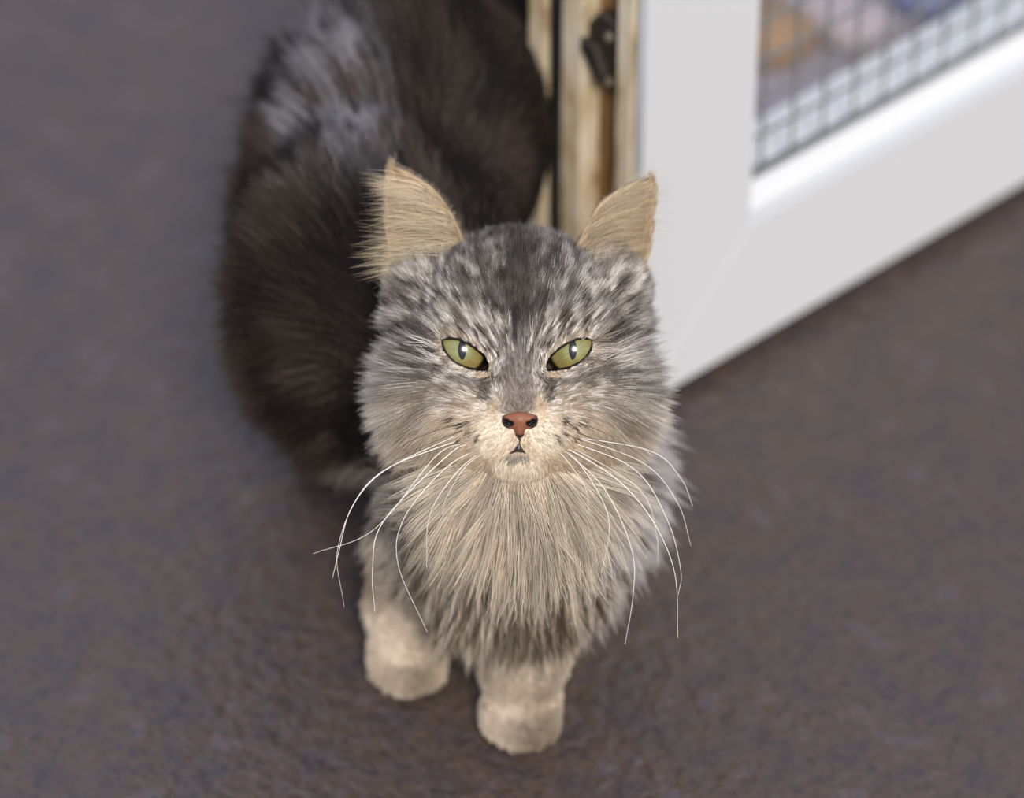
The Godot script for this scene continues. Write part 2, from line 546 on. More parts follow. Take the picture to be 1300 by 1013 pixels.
func body_field() -> Field:
	var f := Field.new()
	# neck, chest, ribs, loin, pelvis
	f.cap(Vector3(0.002, 0.192, -1.425), Vector3(0.0, 0.140, -1.445), 0.038, 0.042, 0.02)
	f.ell(head * hm(0, -59, -25), Vector3(0.036, 0.030, 0.027), 0.02)
	f.cap(Vector3(0.0, 0.132, -1.450), Vector3(-0.061, 0.150, -1.54), 0.042, 0.054, 0.03)
	f.cap(Vector3(-0.061, 0.150, -1.54), Vector3(-0.050, 0.160, -1.655), 0.054, 0.055, 0.03)
	f.cap(Vector3(-0.050, 0.162, -1.655), Vector3(-0.034, 0.165, -1.725), 0.060, 0.050, 0.03)
	f.ell(Vector3(-0.022, 0.086, -1.430), Vector3(0.026, 0.040, 0.027), 0.02)
	f.ell(Vector3(0.002, 0.112, -1.408), Vector3(0.040, 0.052, 0.033), 0.025)
	f.ell(Vector3(0.034, 0.108, -1.447), Vector3(0.027, 0.030, 0.026), 0.02)
	f.cap(Vector3(-0.058, 0.115, -1.53), Vector3(-0.066, 0.120, -1.60), 0.045, 0.045, 0.03)
	# front legs
	for l in [[Vector3(-0.020, 0.120, -1.456), Vector3(-0.040, 0.070, -1.450), Vector3(-0.049, 0.028, -1.446), Vector3(-0.0500, 0.013, -1.430)],
			[Vector3(0.018, 0.120, -1.445), Vector3(0.011, 0.070, -1.425), Vector3(0.005, 0.030, -1.409), Vector3(0.004, 0.013, -1.392)]]:
		f.cap(l[0], l[1], 0.026, 0.0200, 0.02)
		f.cap(l[1], l[2], 0.0205, 0.0175, 0.008)
		f.cap(l[2], l[3], 0.0175, 0.0135, 0.010)
		for k in 4:
			var q: Vector3 = l[3] + Vector3(-0.0096 + k * 0.0064, -0.004, 0.010 if k in [1, 2] else 0.005)
			f.cap(q - Vector3(0, -0.003, 0.008), q, 0.0075, 0.0070, 0.004)
	# hind legs: thigh, shank, hock, paw
	for l in [[Vector3(-0.080, 0.130, -1.620), Vector3(-0.094, 0.080, -1.585), Vector3(-0.094, 0.052, -1.630), Vector3(-0.092, 0.014, -1.590)],
			[Vector3(-0.048, 0.135, -1.650), Vector3(-0.036, 0.082, -1.615), Vector3(-0.034, 0.052, -1.655), Vector3(-0.034, 0.014, -1.620)]]:
		f.cap(l[0], l[1], 0.046, 0.030, 0.02)
		f.cap(l[1], l[2], 0.028, 0.016, 0.01)
		f.cap(l[2], l[3] + Vector3(0, 0.006, -0.02), 0.015, 0.014, 0.008)
		f.cap(l[3] + Vector3(0, 0, -0.02), l[3], 0.0135, 0.0130, 0.008)
		for k in 4:
			var q: Vector3 = l[3] + Vector3(-0.0115 + k * 0.0077, -0.005, 0.009 if k in [1, 2] else 0.004)
			f.cap(q - Vector3(0, -0.003, 0.008), q, 0.0075, 0.0070, 0.004)
	# tail, raised behind
	f.cap(Vector3(-0.055, 0.185, -1.69), Vector3(-0.048, 0.220, -1.745), 0.022, 0.016, 0.02)
	f.cap(Vector3(-0.048, 0.220, -1.745), Vector3(-0.030, 0.300, -1.790), 0.016, 0.014, 0.008)
	f.cap(Vector3(-0.030, 0.300, -1.790), Vector3(-0.020, 0.400, -1.800), 0.014, 0.010, 0.008)
	return f


func build_cat() -> void:
	cat = Node3D.new()
	cat.name = "cat"
	cat.position = Vector3.ZERO
	add_child(cat)
	tag(cat, "long-haired grey tabby cat with green eyes walking on the floor and looking up", "cat")
	fur_material = StandardMaterial3D.new()
	fur_material.vertex_color_use_as_albedo = true
	fur_material.roughness = 0.5
	fur_material.metallic_specular = 0.35
	fur_material.backlight_enabled = true
	fur_material.backlight = Color(0.7, 0.7, 0.7)
	var skin := StandardMaterial3D.new()
	skin.vertex_color_use_as_albedo = true
	skin.roughness = 0.9
	# body and head, one mesh
	var hb := nets(head_field(), hm(-60, -54, -92), hm(60, 64, 30), 0.0017)
	var bb := nets(body_field(), Vector3(-0.18, -0.005, -1.84), Vector3(0.085, 0.44, -1.345), 0.006)
	var v := PackedVector3Array()
	var n := PackedVector3Array()
	var ix := PackedInt32Array()
	var c := PackedColorArray()
	for i in hb[0].size():
		v.append(head * hb[0][i])
		n.append(head.basis * hb[1][i])
		var q: Vector3 = hb[0][i] * 1000.0
		var bare := q.z > -22.0 and absf(q.x) > 6.0 and absf(q.x) < 40.0 and q.y > -7.0 and q.y < 20.0 and lid_distance(Vector2(absf(q.x), q.y)) < 0.4
		c.append(rgb8(58, 42, 36) if bare else face_color(q, q) * 0.8)
	ix.append_array(hb[2])
	var first := v.size()
	for i in bb[0].size():
		v.append(bb[0][i])
		n.append(bb[1][i])
		c.append(coat_color(bb[0][i], bb[1][i], 0.0) * 0.8)
	for i in bb[2]: ix.append(i + first)
	put("body", arrays(v, n, ix, c), skin, cat)
	eyes()
	nose()
	ears()
	fur_on_head(hb)
	fur_on_body(bb)
	whiskers()


func eyes() -> void:
	var wet := StandardMaterial3D.new()
	wet.vertex_color_use_as_albedo = true
	wet.roughness = 0.25
	wet.clearcoat_enabled = true
	wet.clearcoat = 0.8
	wet.clearcoat_roughness = 0.02
	var black := paint(8, 8, 8, 0.2)
	black.clearcoat_enabled = true
	black.clearcoat = 0.6
	black.clearcoat_roughness = 0.02
	var ball := paint(40, 30, 22, 0.3)
	var liner := paint(24, 18, 16, 0.4)
	for s: float in [-1.0, 1.0]:
		var at := hm(s * EYE.x, EYE.y, EYE.z)
		var e := SphereMesh.new()
		e.radius = (EYE_R - 0.25) * 0.001
		e.height = e.radius * 2
		var o := put("eye", e, ball, cat)
		o.transform = head * Transform3D(Basis(), at)
		# iris
		var v := PackedVector3Array()
		var nn := PackedVector3Array()
		var c := PackedColorArray()
		var ix := PackedInt32Array()
		var rings := 26
		var around := 72
		for i in rings + 1:
			var th := deg_to_rad(58.0) * i / rings
			for k in around:
				var ph := TAU * k / around
				var dir := Vector3(sin(th) * cos(ph), sin(th) * sin(ph), cos(th))
				v.append(dir * EYE_R * 0.001)
				nn.append(dir)
				var q := float(i) / rings
				var fibre := noise.get_noise_2d(cos(ph) * 9.0 + s, sin(ph) * 9.0 + q * 1.5) * 0.22
				var col := rgb8(144, 144, 90).lerp(rgb8(138, 137, 84), smoothstep(0.1, 0.45, q))
				col = col.lerp(rgb8(158, 146, 90), smoothstep(0.45, 0.8, q))
				col = col.lerp(rgb8(150, 118, 68), smoothstep(0.15, 0.7, q) * clampf(-sin(ph) * 0.6, 0.0, 0.6))
				col = col.lerp(rgb8(40, 38, 22), smoothstep(0.84, 0.98, q))
				c.append(col * (0.86 + fibre))
		for i in rings:
			for k in around:
				var l := (k + 1) % around
				ix.append_array(PackedInt32Array([i * around + k, (i + 1) * around + l, (i + 1) * around + k, i * around + k, i * around + l, (i + 1) * around + l]))
		put("iris", arrays(v, nn, ix, c), wet, o)
		# slit pupil, a thin patch on the iris
		v = PackedVector3Array(); nn = PackedVector3Array(); ix = PackedInt32Array()
		for j in 21:
			var t := j / 10.0 - 1.0
			for i in 7:
				var u := i / 3.0 - 1.0
				var px := u * 1.8 * pow(1.0 - t * t, 0.6)
				var py := t * 4.6
				var p := Vector3(px, py, sqrt((EYE_R + 0.08) * (EYE_R + 0.08) - px * px - py * py))
				v.append(p * 0.001)
				nn.append(p.normalized())
		for j in 20:
			for i in 6:
				var b := j * 7 + i
				ix.append_array(PackedInt32Array([b, b + 7, b + 8, b, b + 8, b + 1]))
		var pupil := put("pupil", arrays(v, nn, ix), black, o)
		pupil.position = hm(s * 0.2, 0.2, 0)
		# dark rim of the lids
		var loop := PackedVector3Array()
		var m := lid_shape.size()
		for i in m:
			for k in 4:
				var q2 := lid_shape[i].cubic_interpolate(lid_shape[(i + 1) % m], lid_shape[(i + m - 1) % m], lid_shape[(i + 2) % m], k / 4.0)
				var dx = (q2.x - EYE.x) * s
				var dy = q2.y - EYE.y
				var rr := EYE_R + 0.55
				var z := sqrt(maxf(rr * rr - dx * dx - dy * dy, 22.0))
				loop.append(hm(dx, dy, z))
		var rad := PackedFloat32Array()
		for i in loop.size(): rad.append(0.00095)
		put("eyelid_rim", tube(loop, rad, 8, true), liner, o)


func nose() -> void:
	var f := Field.new()
	f.ell(hm(0, 1.6, -1.5), hm(7.6, 2.2, 4.6), 0.003)
	f.cap(hm(0, 0.4, 0.6), hm(0, -5.0, -0.8), 0.0032, 0.0020, 0.003)
	for s in [-1, 1]:
		f.ell(hm(s * 4.6, -0.2, -0.8), hm(3.0, 2.8, 3.6), 0.002)
	for s in [-1, 1]:
		f.cut(hm(s * 4.3, -1.3, 3.2), hm(1.5, 1.0, 3.0), 0.0012)
		f.cut(hm(s * 5.9, -0.2, 2.4), hm(1.3, 0.7, 2.6), 0.001)
	f.cut(hm(0, -5.0, 3.2), hm(0.35, 3.2, 1.4), 0.0006)
	var b := nets(f, hm(-10, -9, -8), hm(10, 7, 6), 0.00042)
	var c := PackedColorArray()
	for p in b[0]:
		var q: Vector3 = p * 1000.0
		var col := rgb8(136, 84, 58).lerp(rgb8(120, 66, 43), smoothstep(0.0, -5.0, q.y))
		var hole := 1e3
		for s in [-1, 1]:
			hole = minf(hole, Vector2((q.x - s * 4.5) / 2.1, (q.y + 1.2) / 1.35).length())
			hole = minf(hole, Vector2((q.x - s * 6.4) / 1.8, (q.y - 0.1) / 1.2).length())
		col = col.lerp(rgb8(20, 12, 10), 1.0 - smoothstep(0.8, 1.15, hole))
		var rim := absf(q.x) - (7.2 + minf(0.0, (q.y + 0.5) * 0.95))
		col = col.lerp(rgb8(30, 18, 15), smoothstep(-1.3, 0.2, rim))
		col = col.lerp(rgb8(30, 18, 15), smoothstep(-5.2, -6.2, q.y))
		c.append(col)
	var m := StandardMaterial3D.new()
	m.vertex_color_use_as_albedo = true
	m.roughness = 0.55
	var o := put("nose", arrays(b[0], b[1], b[2], c), m, cat)
	o.transform = head * Transform3D(Basis(Vector3.RIGHT, deg_to_rad(-8)), hm(1.0, -22.3, 23.5))
	# dark lips under the cleft
	f = Field.new()
	f.cap(hm(0.8, -27.5, 21.6), hm(0.6, -33.8, 20.4), 0.0008, 0.0010, 0.001)
	for s in [-1, 1]:
		f.cap(hm(0.4, -34.2, 20.2), hm(0.4 + s * 4.0, -36.2, 18.6), 0.0010, 0.0006, 0.0012)
	b = nets(f, hm(-8, -41, 14), hm(9, -24, 25), 0.0006)
	put("lip", arrays(b[0], b[1], b[2]), paint(44, 36, 36, 0.3), cat).transform = head


# ---- ears: a cupped shell between its inner (medial) and outer (lateral) rim
var ear_rims := {
	-1: [[Vector3(-22, 50, -30), Vector3(-23.6, 56, -30), Vector3(-28.2, 67.2, -32), Vector3(-35.8, 78.6, -35), Vector3(-46.0, 86.6, -38), Vector3(-55.4, 90.8, -41)],
		[Vector3(-50, 38, -34), Vector3(-54, 46, -34), Vector3(-57.0, 58.6, -36), Vector3(-57.6, 72.3, -38), Vector3(-57.2, 84, -40), Vector3(-56.0, 90.6, -41)]],
	1: [[Vector3(25.4, 47, -30), Vector3(26.6, 53.4, -30), Vector3(30.6, 62.6, -32), Vector3(36.8, 73.2, -35), Vector3(47.2, 80.8, -38), Vector3(59.0, 84.2, -41)],
		[Vector3(52, 36, -34), Vector3(55, 43.5, -34), Vector3(58.0, 54, -36), Vector3(59.6, 66, -38), Vector3(60.6, 78, -40), Vector3(59.6, 84.0, -41)]],
}


func ear_point(s: int, u: float, t: float) -> Vector3:
	var m := PackedVector3Array(ear_rims[s][0])
	var l := PackedVector3Array(ear_rims[s][1])
	var i := mini(int(t * 5.0), 4)
	var f := t * 5.0 - i
	var a := m[i].cubic_interpolate(m[i + 1], m[maxi(i - 1, 0)], m[mini(i + 2, 5)], f)
	var b := l[i].cubic_interpolate(l[i + 1], l[maxi(i - 1, 0)], l[mini(i + 2, 5)], f)
	var p := a.lerp(b, u)
	p.z -= sin(PI * u) * lerpf(17.0, 2.0, t) * (1.0 - 0.3 * u)
	return p * 0.001


func ears() -> void:
	var m := StandardMaterial3D.new()
	m.vertex_color_use_as_albedo = true
	m.roughness = 0.7
	m.backlight_enabled = true
	m.backlight = Color(0.5, 0.38, 0.28)
	for s in [-1, 1]:
		var nu := 20
		var nt := 26
		var v := PackedVector3Array()
		var nn := PackedVector3Array()
		var c := PackedColorArray()
		var ix := PackedInt32Array()
		for side in 2:
			for j in nt + 1:
				for i in nu + 1:
					var u := float(i) / nu
					var t := float(j) / nt
					var du: Vector3 = ear_point(s, minf(u + 0.02, 1.0), t * 0.98) - ear_point(s, maxf(u - 0.02, 0.0), t * 0.98)
					var dt: Vector3 = ear_point(s, u, minf(t * 0.98 + 0.02, 1.0)) - ear_point(s, u, maxf(t * 0.98 - 0.02, 0.0))
					var n: Vector3 = (du.cross(dt) * -s).normalized() * -1.0
					if n.z < 0.0: n = -n
					var edge := minf(minf(u, 1.0 - u) * 12.0, (1.0 - t) * 16.0)
					var thick := 0.0013 * clampf(edge, 0.0, 1.0)
					var p: Vector3 = ear_point(s, u, t) - n * thick * side
					v.append(p)
					nn.append(n if side == 0 else -n)
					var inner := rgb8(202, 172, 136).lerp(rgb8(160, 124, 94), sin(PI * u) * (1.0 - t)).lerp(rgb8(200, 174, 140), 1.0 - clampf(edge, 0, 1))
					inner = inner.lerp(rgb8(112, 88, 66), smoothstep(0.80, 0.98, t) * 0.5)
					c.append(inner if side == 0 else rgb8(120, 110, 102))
		for side in 2:
			for j in nt:
				for i in nu:
					var b := side * (nt + 1) * (nu + 1) + j * (nu + 1) + i
					var q := [b, b + 1, b + nu + 2, b + nu + 1]
					if (v[q[1]] - v[q[0]]).cross(v[q[2]] - v[q[0]]).dot(nn[q[0]]) > 0.0: q.reverse()
					ix.append_array(PackedInt32Array([q[0], q[1], q[2], q[0], q[2], q[3]]))
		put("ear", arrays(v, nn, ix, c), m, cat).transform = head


# ------------------------------------------------------------------ fur
# A lock of hairs one unit long, spread over a disc of one unit.
func lock_mesh(hairs: int, thick: float, gather: float, bend: float, segments := 5) -> ArrayMesh:
	var v := PackedVector3Array()
	var nn := PackedVector3Array()
	var c := PackedColorArray()
	var ix := PackedInt32Array()
	for h in hairs:
		var a := rng.randf() * TAU
		var r := sqrt(rng.randf())
		var root := Vector3(cos(a) * r, 0, sin(a) * r)
		var tip := root * gather + Vector3(rng.randfn() * 0.25, 0, rng.randfn() * 0.25)
		var long := rng.randf_range(0.7, 1.05)
		var tone := rng.randf_range(0.72, 1.2)
		var wave := rng.randf_range(-0.25, 0.25)
		var first := v.size()
		for i in segments + 1:
			var t := float(i) / segments
			var p := root.lerp(tip, t)
			p.y = long * t
			p.z -= bend * t * t
			p.x += wave * sin(t * PI)
			var rr := thick * (1.0 - 0.92 * t * t)
			for k in 3:
				var b := TAU * k / 3.0 + a
				var o := Vector3(cos(b), 0, sin(b))
				v.append(p + o * rr)
				nn.append(o)
				var g := tone * (1.0 + 0.10 * sin(t * 7.0 + a))
				c.append(Color(g, g, g))
		for i in segments:
			for k in 3:
				var l := (k + 1) % 3
				var q := [first + i * 3 + k, first + i * 3 + l, first + i * 3 + 3 + l, first + i * 3 + 3 + k]
				ix.append_array(PackedInt32Array([q[0], q[1], q[2], q[0], q[2], q[3]]))
	return arrays(v, nn, ix, c)


class Fur:
	var data := PackedFloat32Array()
	var count := 0
	func add(p: Vector3, dir: Vector3, up: Vector3, long: float, wide: float, c: Color) -> void:
		var y := dir * long
		var x := dir.cross(up).normalized() * wide
		var z := x.cross(dir).normalized() * wide
		data.append_array(PackedFloat32Array([x.x, y.x, z.x, p.x, x.y, y.y, z.y, p.y, x.z, y.z, z.z, p.z, maxf(c.r, 0.0), maxf(c.g, 0.0), maxf(c.b, 0.0), 1.0]))
		count += 1


func grow(called: String, fur: Fur, mesh: ArrayMesh) -> void:
	var mm := MultiMesh.new()
	mm.transform_format = MultiMesh.TRANSFORM_3D
	mm.use_colors = true
	mm.mesh = mesh
	mm.instance_count = fur.count
	mm.buffer = fur.data
	var o := MultiMeshInstance3D.new()
	o.name = called
	o.multimesh = mm
	o.material_override = fur_material
	o.set_meta("kind", "stuff")
	cat.add_child(o, true)


func stroke(x: float, y: float, ax: float, ay: float, bx: float, by: float, wide: float) -> float:
	var e := Vector2(bx - ax, by - ay)
	var w := Vector2(x - ax, y - ay)
	var t := clampf(w.dot(e) / e.length_squared(), 0.0, 1.0)
	return 1.0 - smoothstep(0.45, 1.0, (w - e * t).length() / wide)


# The tabby markings of the face; p and q are in mm in the head's frame, q jittered for ragged edges.
func face_color(p: Vector3, q: Vector3) -> Color:
	var x := q.x
	var y := q.y
	var m := absf(x)
	var dx := p.x - 1.0
	var dy := p.y + 20.0
	var ang := atan2(dx, dy)
	var rad := sqrt(dx * dx + dy * dy + (p.z - 18.0) * (p.z - 18.0))
	var streak := noise.get_noise_2d(ang * 14.0, rad * 0.11) + 0.6 * noise.get_noise_2d(ang * 34.0 + 50.0, rad * 0.22)
	var patch := noise.get_noise_3d(p.x * 0.07, p.y * 0.07 + 30.0, p.z * 0.05)
	var light := rgb8(250, 243, 234)
	var mid := rgb8(176, 164, 153)
	var dark := rgb8(50, 42, 40)
	var beige := rgb8(250, 226, 192)
	var cream := rgb8(252, 240, 218)
	var s := clampf(0.55 + streak * 1.0 + patch * 0.35, 0.0, 1.0)
	var col := mid.lerp(light, smoothstep(0.5, 1.0, s))
	col = col.lerp(dark, smoothstep(0.50, 0.05, s) * 0.88)
	# warm towards the jaw, pale at the far cheeks
	var low := smoothstep(2.0, -34.0, y + streak * 4.0)
	col = col.lerp(beige.lerp(mid, 0.25 + 0.25 * streak), low * 0.88)
	col = col.lerp(light, smoothstep(37.0, 54.0, m) * smoothstep(28.0, 0.0, y) * 0.75)
	# forehead: dark centre, paired stripes
	var k := 0.0
	k = maxf(k, stroke(x, y, 0, 66, 1, 20, 8.5))
	k = maxf(k, smoothstep(30.0, 58.0, y) * 0.55 * smoothstep(34.0, 18.0, m))
	k = maxf(k, stroke(m, y, 9, 58, 5, 26, 3.0) * 0.7)
	k = maxf(k, stroke(m, y, 17, 50, 9, 22, 3.2) * 0.85)
	k = maxf(k, stroke(m, y, 27, 46, 17, 24, 2.6) * 0.7)
	k = maxf(k, stroke(m, y, 20, 60, 26, 52, 6.0) * 0.7)
	k = maxf(k, stroke(x, y, 1, 20, 1, 8, 3.5) * 0.55)
	k *= clampf(0.66 + streak * 1.3, 0.0, 1.0)
	# lines from the outer corner of the eye and across the cheek
	var e := maxf(stroke(m, y, 35, 13, 46, 10, 2.6), stroke(m, y, 46, 10, 60, 15, 3.0))
	e = maxf(e, stroke(m, y, 33, -3, 50, -8, 2.8) * 0.7)
	e = maxf(e, stroke(m, y, 30, -13, 46, -20, 2.2) * 0.45)
	e = maxf(e, stroke(m, y, 36, 24, 54, 30, 3.0) * 0.5)
	# from the inner corner down beside the nose
	e = maxf(e, stroke(m, y, 12.5, -3.5, 13, -12, 3.6) * 0.95)
	e = maxf(e, stroke(m, y, 14, -7, 24, -6, 2.6) * 0.7)
	k = maxf(k, e * clampf(0.70 + streak * 1.1, 0.15, 0.95))
	col = col.lerp(dark, clampf(k, 0.0, 0.92))
	# bridge of the nose
	var b := stroke(x, y, 0.8, 4, 0.8, -17, 9.0)
	col = col.lerp(rgb8(140, 124, 114).lerp(rgb8(100, 88, 82), clampf(0.5 + streak, 0, 1)), b * 0.7 * smoothstep(9.0, 2.0, y))
	col = col.lerp(rgb8(206, 182, 152), stroke(m, y, 12.5, -1.5, 15.5, -3.2, 1.8) * 0.9)
	# muzzle and chin
	var mz := maxf(stroke(m, y, 8, -24, 12, -30, 8.0), stroke(m, y, 0, -42, 5, -42, 8.0))
	col = col.lerp(cream, mz * 0.8)
	col = col.lerp(rgb8(226, 200, 166), stroke(m, y, 10, -21, 9, -15, 3.0) * 0.6)
	for d in [Vector2(18, -22.5), Vector2(21.5, -24), Vector2(17.5, -26.5), Vector2(15, -29), Vector2(22, -28.5), Vector2(24.5, -21)]:
		col = col.lerp(dark, (1.0 - smoothstep(0.8, 1.6, Vector2(m - 1.0 - d.x, y - d.y).length())) * 0.9)
	col = col.lerp(rgb8(74, 64, 62), stroke(m, y, 0, -36.5, 3.5, -37, 2.0) * 0.6)
	# pale line round the lids
	return col


func fur_on_head(b: Array) -> void:
	var v: PackedVector3Array = b[0]
	var nn: PackedVector3Array = b[1]
	var ix: PackedInt32Array = b[2]
	var short := Fur.new()
	var fluff := Fur.new()
	var from := hm(1, -20, 18)
	for t in range(0, ix.size(), 3):
		var a := v[ix[t]]
		var e1 := v[ix[t + 1]] - a
		var e2 := v[ix[t + 2]] - a
		var area := e1.cross(e2).length() * 0.5
		var mid := (a + (e1 + e2) / 3.0) * 1000.0
		var tn := nn[ix[t]]
		if tn.z < -0.75 and mid.z < -40.0: continue
		var near := smoothstep(28.0, 14.0, (mid - Vector3(1, -24, 16)).length())
		var cheek := smoothstep(26.0, 42.0, absf(mid.x)) * smoothstep(30.0, 12.0, mid.y)
		cheek = maxf(cheek, smoothstep(-32.0, -46.0, mid.y) * smoothstep(8.0, -8.0, mid.z))
		var density := lerpf(2.4e6, 4.5e6, near) * lerpf(1.0, 0.45, cheek)
		var want := area * density
		var count := int(want) + (1 if rng.randf() < want - int(want) else 0)
		for i in count:
			var r1 := rng.randf()
			var r2 := rng.randf()
			if r1 + r2 > 1.0:
				r1 = 1.0 - r1
				r2 = 1.0 - r2
			var p := a + e1 * r1 + e2 * r2
			var q := p * 1000.0
			var n := (nn[ix[t]] * (1.0 - r1 - r2) + nn[ix[t + 1]] * r1 + nn[ix[t + 2]] * r2).normalized()
			var m := absf(q.x)
			var ld := 99.0
			if m > 6.0 and m < 40.0 and q.y > -7.0 and q.y < 20.0 and q.z > -22.0:
				ld = lid_distance(Vector2(m, q.y))
				if ld < 0.7: continue
			# bare nose and lips
			if q.z > 12.0 and absf(q.x - 1.0) < 7.2 + minf(0.0, (q.y + 22.5) * 0.9) and q.y > -31.0 and q.y < -19.6: continue
			var dir := p - from
			if q.y > -16.0 and m < 9.0: dir += Vector3(0, 0.012, 0)
			dir += Vector3(0, -0.022, 0) * smoothstep(14.0, 40.0, m) * smoothstep(8.0, -25.0, q.y)
			dir = dir - n * dir.dot(n)
			dir = dir.normalized()
			var far := (p - from).length() * 1000.0
			var long := lerpf(2.6, 12.0, smoothstep(7.0, 52.0, far))
			var lift := lerpf(0.22, 0.42, smoothstep(20.0, 70.0, far))
			if ld < 6.0: long = minf(long, 2.4 + ld * 0.8)
			if ld < 11.0:
				# hair beside the eye lies away from the opening
				var away := Vector2(m, q.y)
				var gx := lid_distance(away + Vector2(0.4, 0)) - lid_distance(away - Vector2(0.4, 0))
				var gy := lid_distance(away + Vector2(0, 0.4)) - lid_distance(away - Vector2(0, 0.4))
				var g := Vector3(gx * signf(q.x), gy, 0)
				g = (g - n * g.dot(n)).normalized()
				var share := smoothstep(11.0, 6.0, ld)
				dir = (dir + g * (maxf(0.0, -dir.dot(g)) * 1.05 * share + maxf(0.0, 1.0 - ld * 0.25))).normalized()
				if ld < 3.0: lift = 0.12
			dir = (dir + Vector3(rng.randfn(), rng.randfn(), rng.randfn()) * 0.13).normalized()
			var jit := Vector3(rng.randfn(), rng.randfn(), 0) * lerpf(0.5, 1.0, smoothstep(15.0, 50.0, far))
			var col := face_color(q, q + jit)
			if ld < 2.2: col = col.lerp(rgb8(214, 192, 164), 0.45)
			col = col * rng.randf_range(0.8, 1.2)
			var w := (head.basis * (dir * cos(lift) + n * sin(lift))).normalized()
			if rng.randf() < cheek * 0.9:
				long = lerpf(long, rng.randf_range(20.0, 30.0), cheek)
				var down := (w + Vector3(0, -0.25, 0) + head.basis * n * 0.15).normalized()
				fluff.add(head * p, down, head.basis * n, long * 0.001, 0.0019, col)
			else:
				short.add(head * p, w, head.basis * n, long * rng.randf_range(0.8, 1.2) * 0.001, 0.0009, col)
	# hair in and round the ears
	for s in [-1, 1]:
		for i in 900:
			# short hair lining the cup, and the rims
			var u := rng.randf()
			var t := rng.randf()
			var p := ear_point(s, u, t)
			var along := (ear_point(s, clampf(u + 0.05 * 1, 0, 1), minf(t + 0.08, 1.0)) - p).normalized()
			if t > 0.88: continue
			var c := rgb8(222, 196, 160) * rng.randf_range(0.7, 1.1)
			short.add(head * p, head.basis * (along + Vector3(0, 0, 0.25)).normalized(), head.basis.z, rng.randf_range(0.005, 0.009), 0.0007, c)
		for i in 1500:
			# grey back, seen past the rim
			var u2 := rng.randf()
			var t2 := rng.randf() * 0.97
			var p2 := ear_point(s, u2, t2) - Vector3(0, 0, 0.0013)
			var out := Vector3(s * (u2 - 0.5) * 0.5, 0.7, -0.7)
			short.add(head * p2, head.basis * out.normalized(), -head.basis.z, rng.randf_range(0.003, 0.005), 0.0008, rgb8(168, 150, 130) * rng.randf_range(0.6, 1.2))
		for i in 420:
			# the fine fringe of both rims
			var lateral := rng.randf() < 0.4
			var t3 := rng.randf() ** 0.8 * 0.95
			var p3 := ear_point(s, 1.0 if lateral else 0.0, t3)
			var along3 := (ear_point(s, 1.0 if lateral else 0.0, minf(t3 + 0.03, 1.0)) - ear_point(s, 1.0 if lateral else 0.0, maxf(t3 - 0.03, 0.0))).normalized()
			var out3 := Vector3(s * (0.6 if lateral else 0.1), 0.15, 0.1)
			short.add(head * p3, head.basis * (along3 + out3 * rng.randf_range(0.0, 0.9)).normalized(), head.basis.z, rng.randf_range(0.004, 0.008), 0.0005, rgb8(214, 192, 160) * rng.randf_range(0.8, 1.15))
	grow("face_fur", short, lock_mesh(7, 0.17, 1.1, 0.7))
	grow("cheek_fur", fluff, lock_mesh(9, 0.075, 0.55, 1.4, 6))
	# long furnishings that sweep out of the ears
	var wisps := Fur.new()
	for s in [-1, 1]:
		for i in 200:
			var t4 := rng.randf() ** 1.3 * 0.72
			var u4 := rng.randf_range(0.03, 0.6) if s < 0 else rng.randf_range(0.02, 0.7)
			var p4 := ear_point(s, u4, t4) + Vector3(0, 0, 0.001)
			var d4: Vector3
			if s < 0: d4 = Vector3(-1.0, 0.22 + 0.30 * t4 + rng.randfn() * 0.15, 0.50 + rng.randfn() * 0.08)
			else: d4 = Vector3(0.82, lerpf(0.45, 0.85, t4) + rng.randfn() * 0.16, 0.46 + rng.randfn() * 0.08)
			var len4 := rng.randf_range(0.022, 0.056) * (1.0 - 0.6 * t4) if s < 0 else rng.randf_range(0.014, 0.030)
			var lean := Vector3(rng.randfn() * 0.3, 1.0, -0.1 + rng.randfn() * 0.2)
			wisps.add(head * p4, head.basis * d4.normalized(), head.basis * lean, len4 * (1.0 - u4 * 0.35), rng.randf_range(0.0011, 0.0019), rgb8(255, 236, 202) * rng.randf_range(0.65, 1.15))
		for i in 9:
			var p5 := ear_point(s, rng.randf(), 0.985)
			wisps.add(head * p5, head.basis * Vector3(s * 0.15 + rng.randfn() * 0.25, 1.0, 0.1).normalized(), head.basis.z, rng.randf_range(0.004, 0.009), 0.0009, rgb8(196, 176, 150))
	grow("ear_fur", wisps, lock_mesh(5, 0.062, 1.5, 4.6, 8))


# How far a place belongs to the pale front: chest and front legs, not the outer left shoulder, its shadow painted into the dark fur.
func front_part(p: Vector3, n: Vector3) -> float:
	var side := lerpf(-0.078, -0.030, smoothstep(0.100, 0.160, p.y))
	return smoothstep(-1.505, -1.465, p.z) * smoothstep(side - 0.006, side + 0.006, p.x)


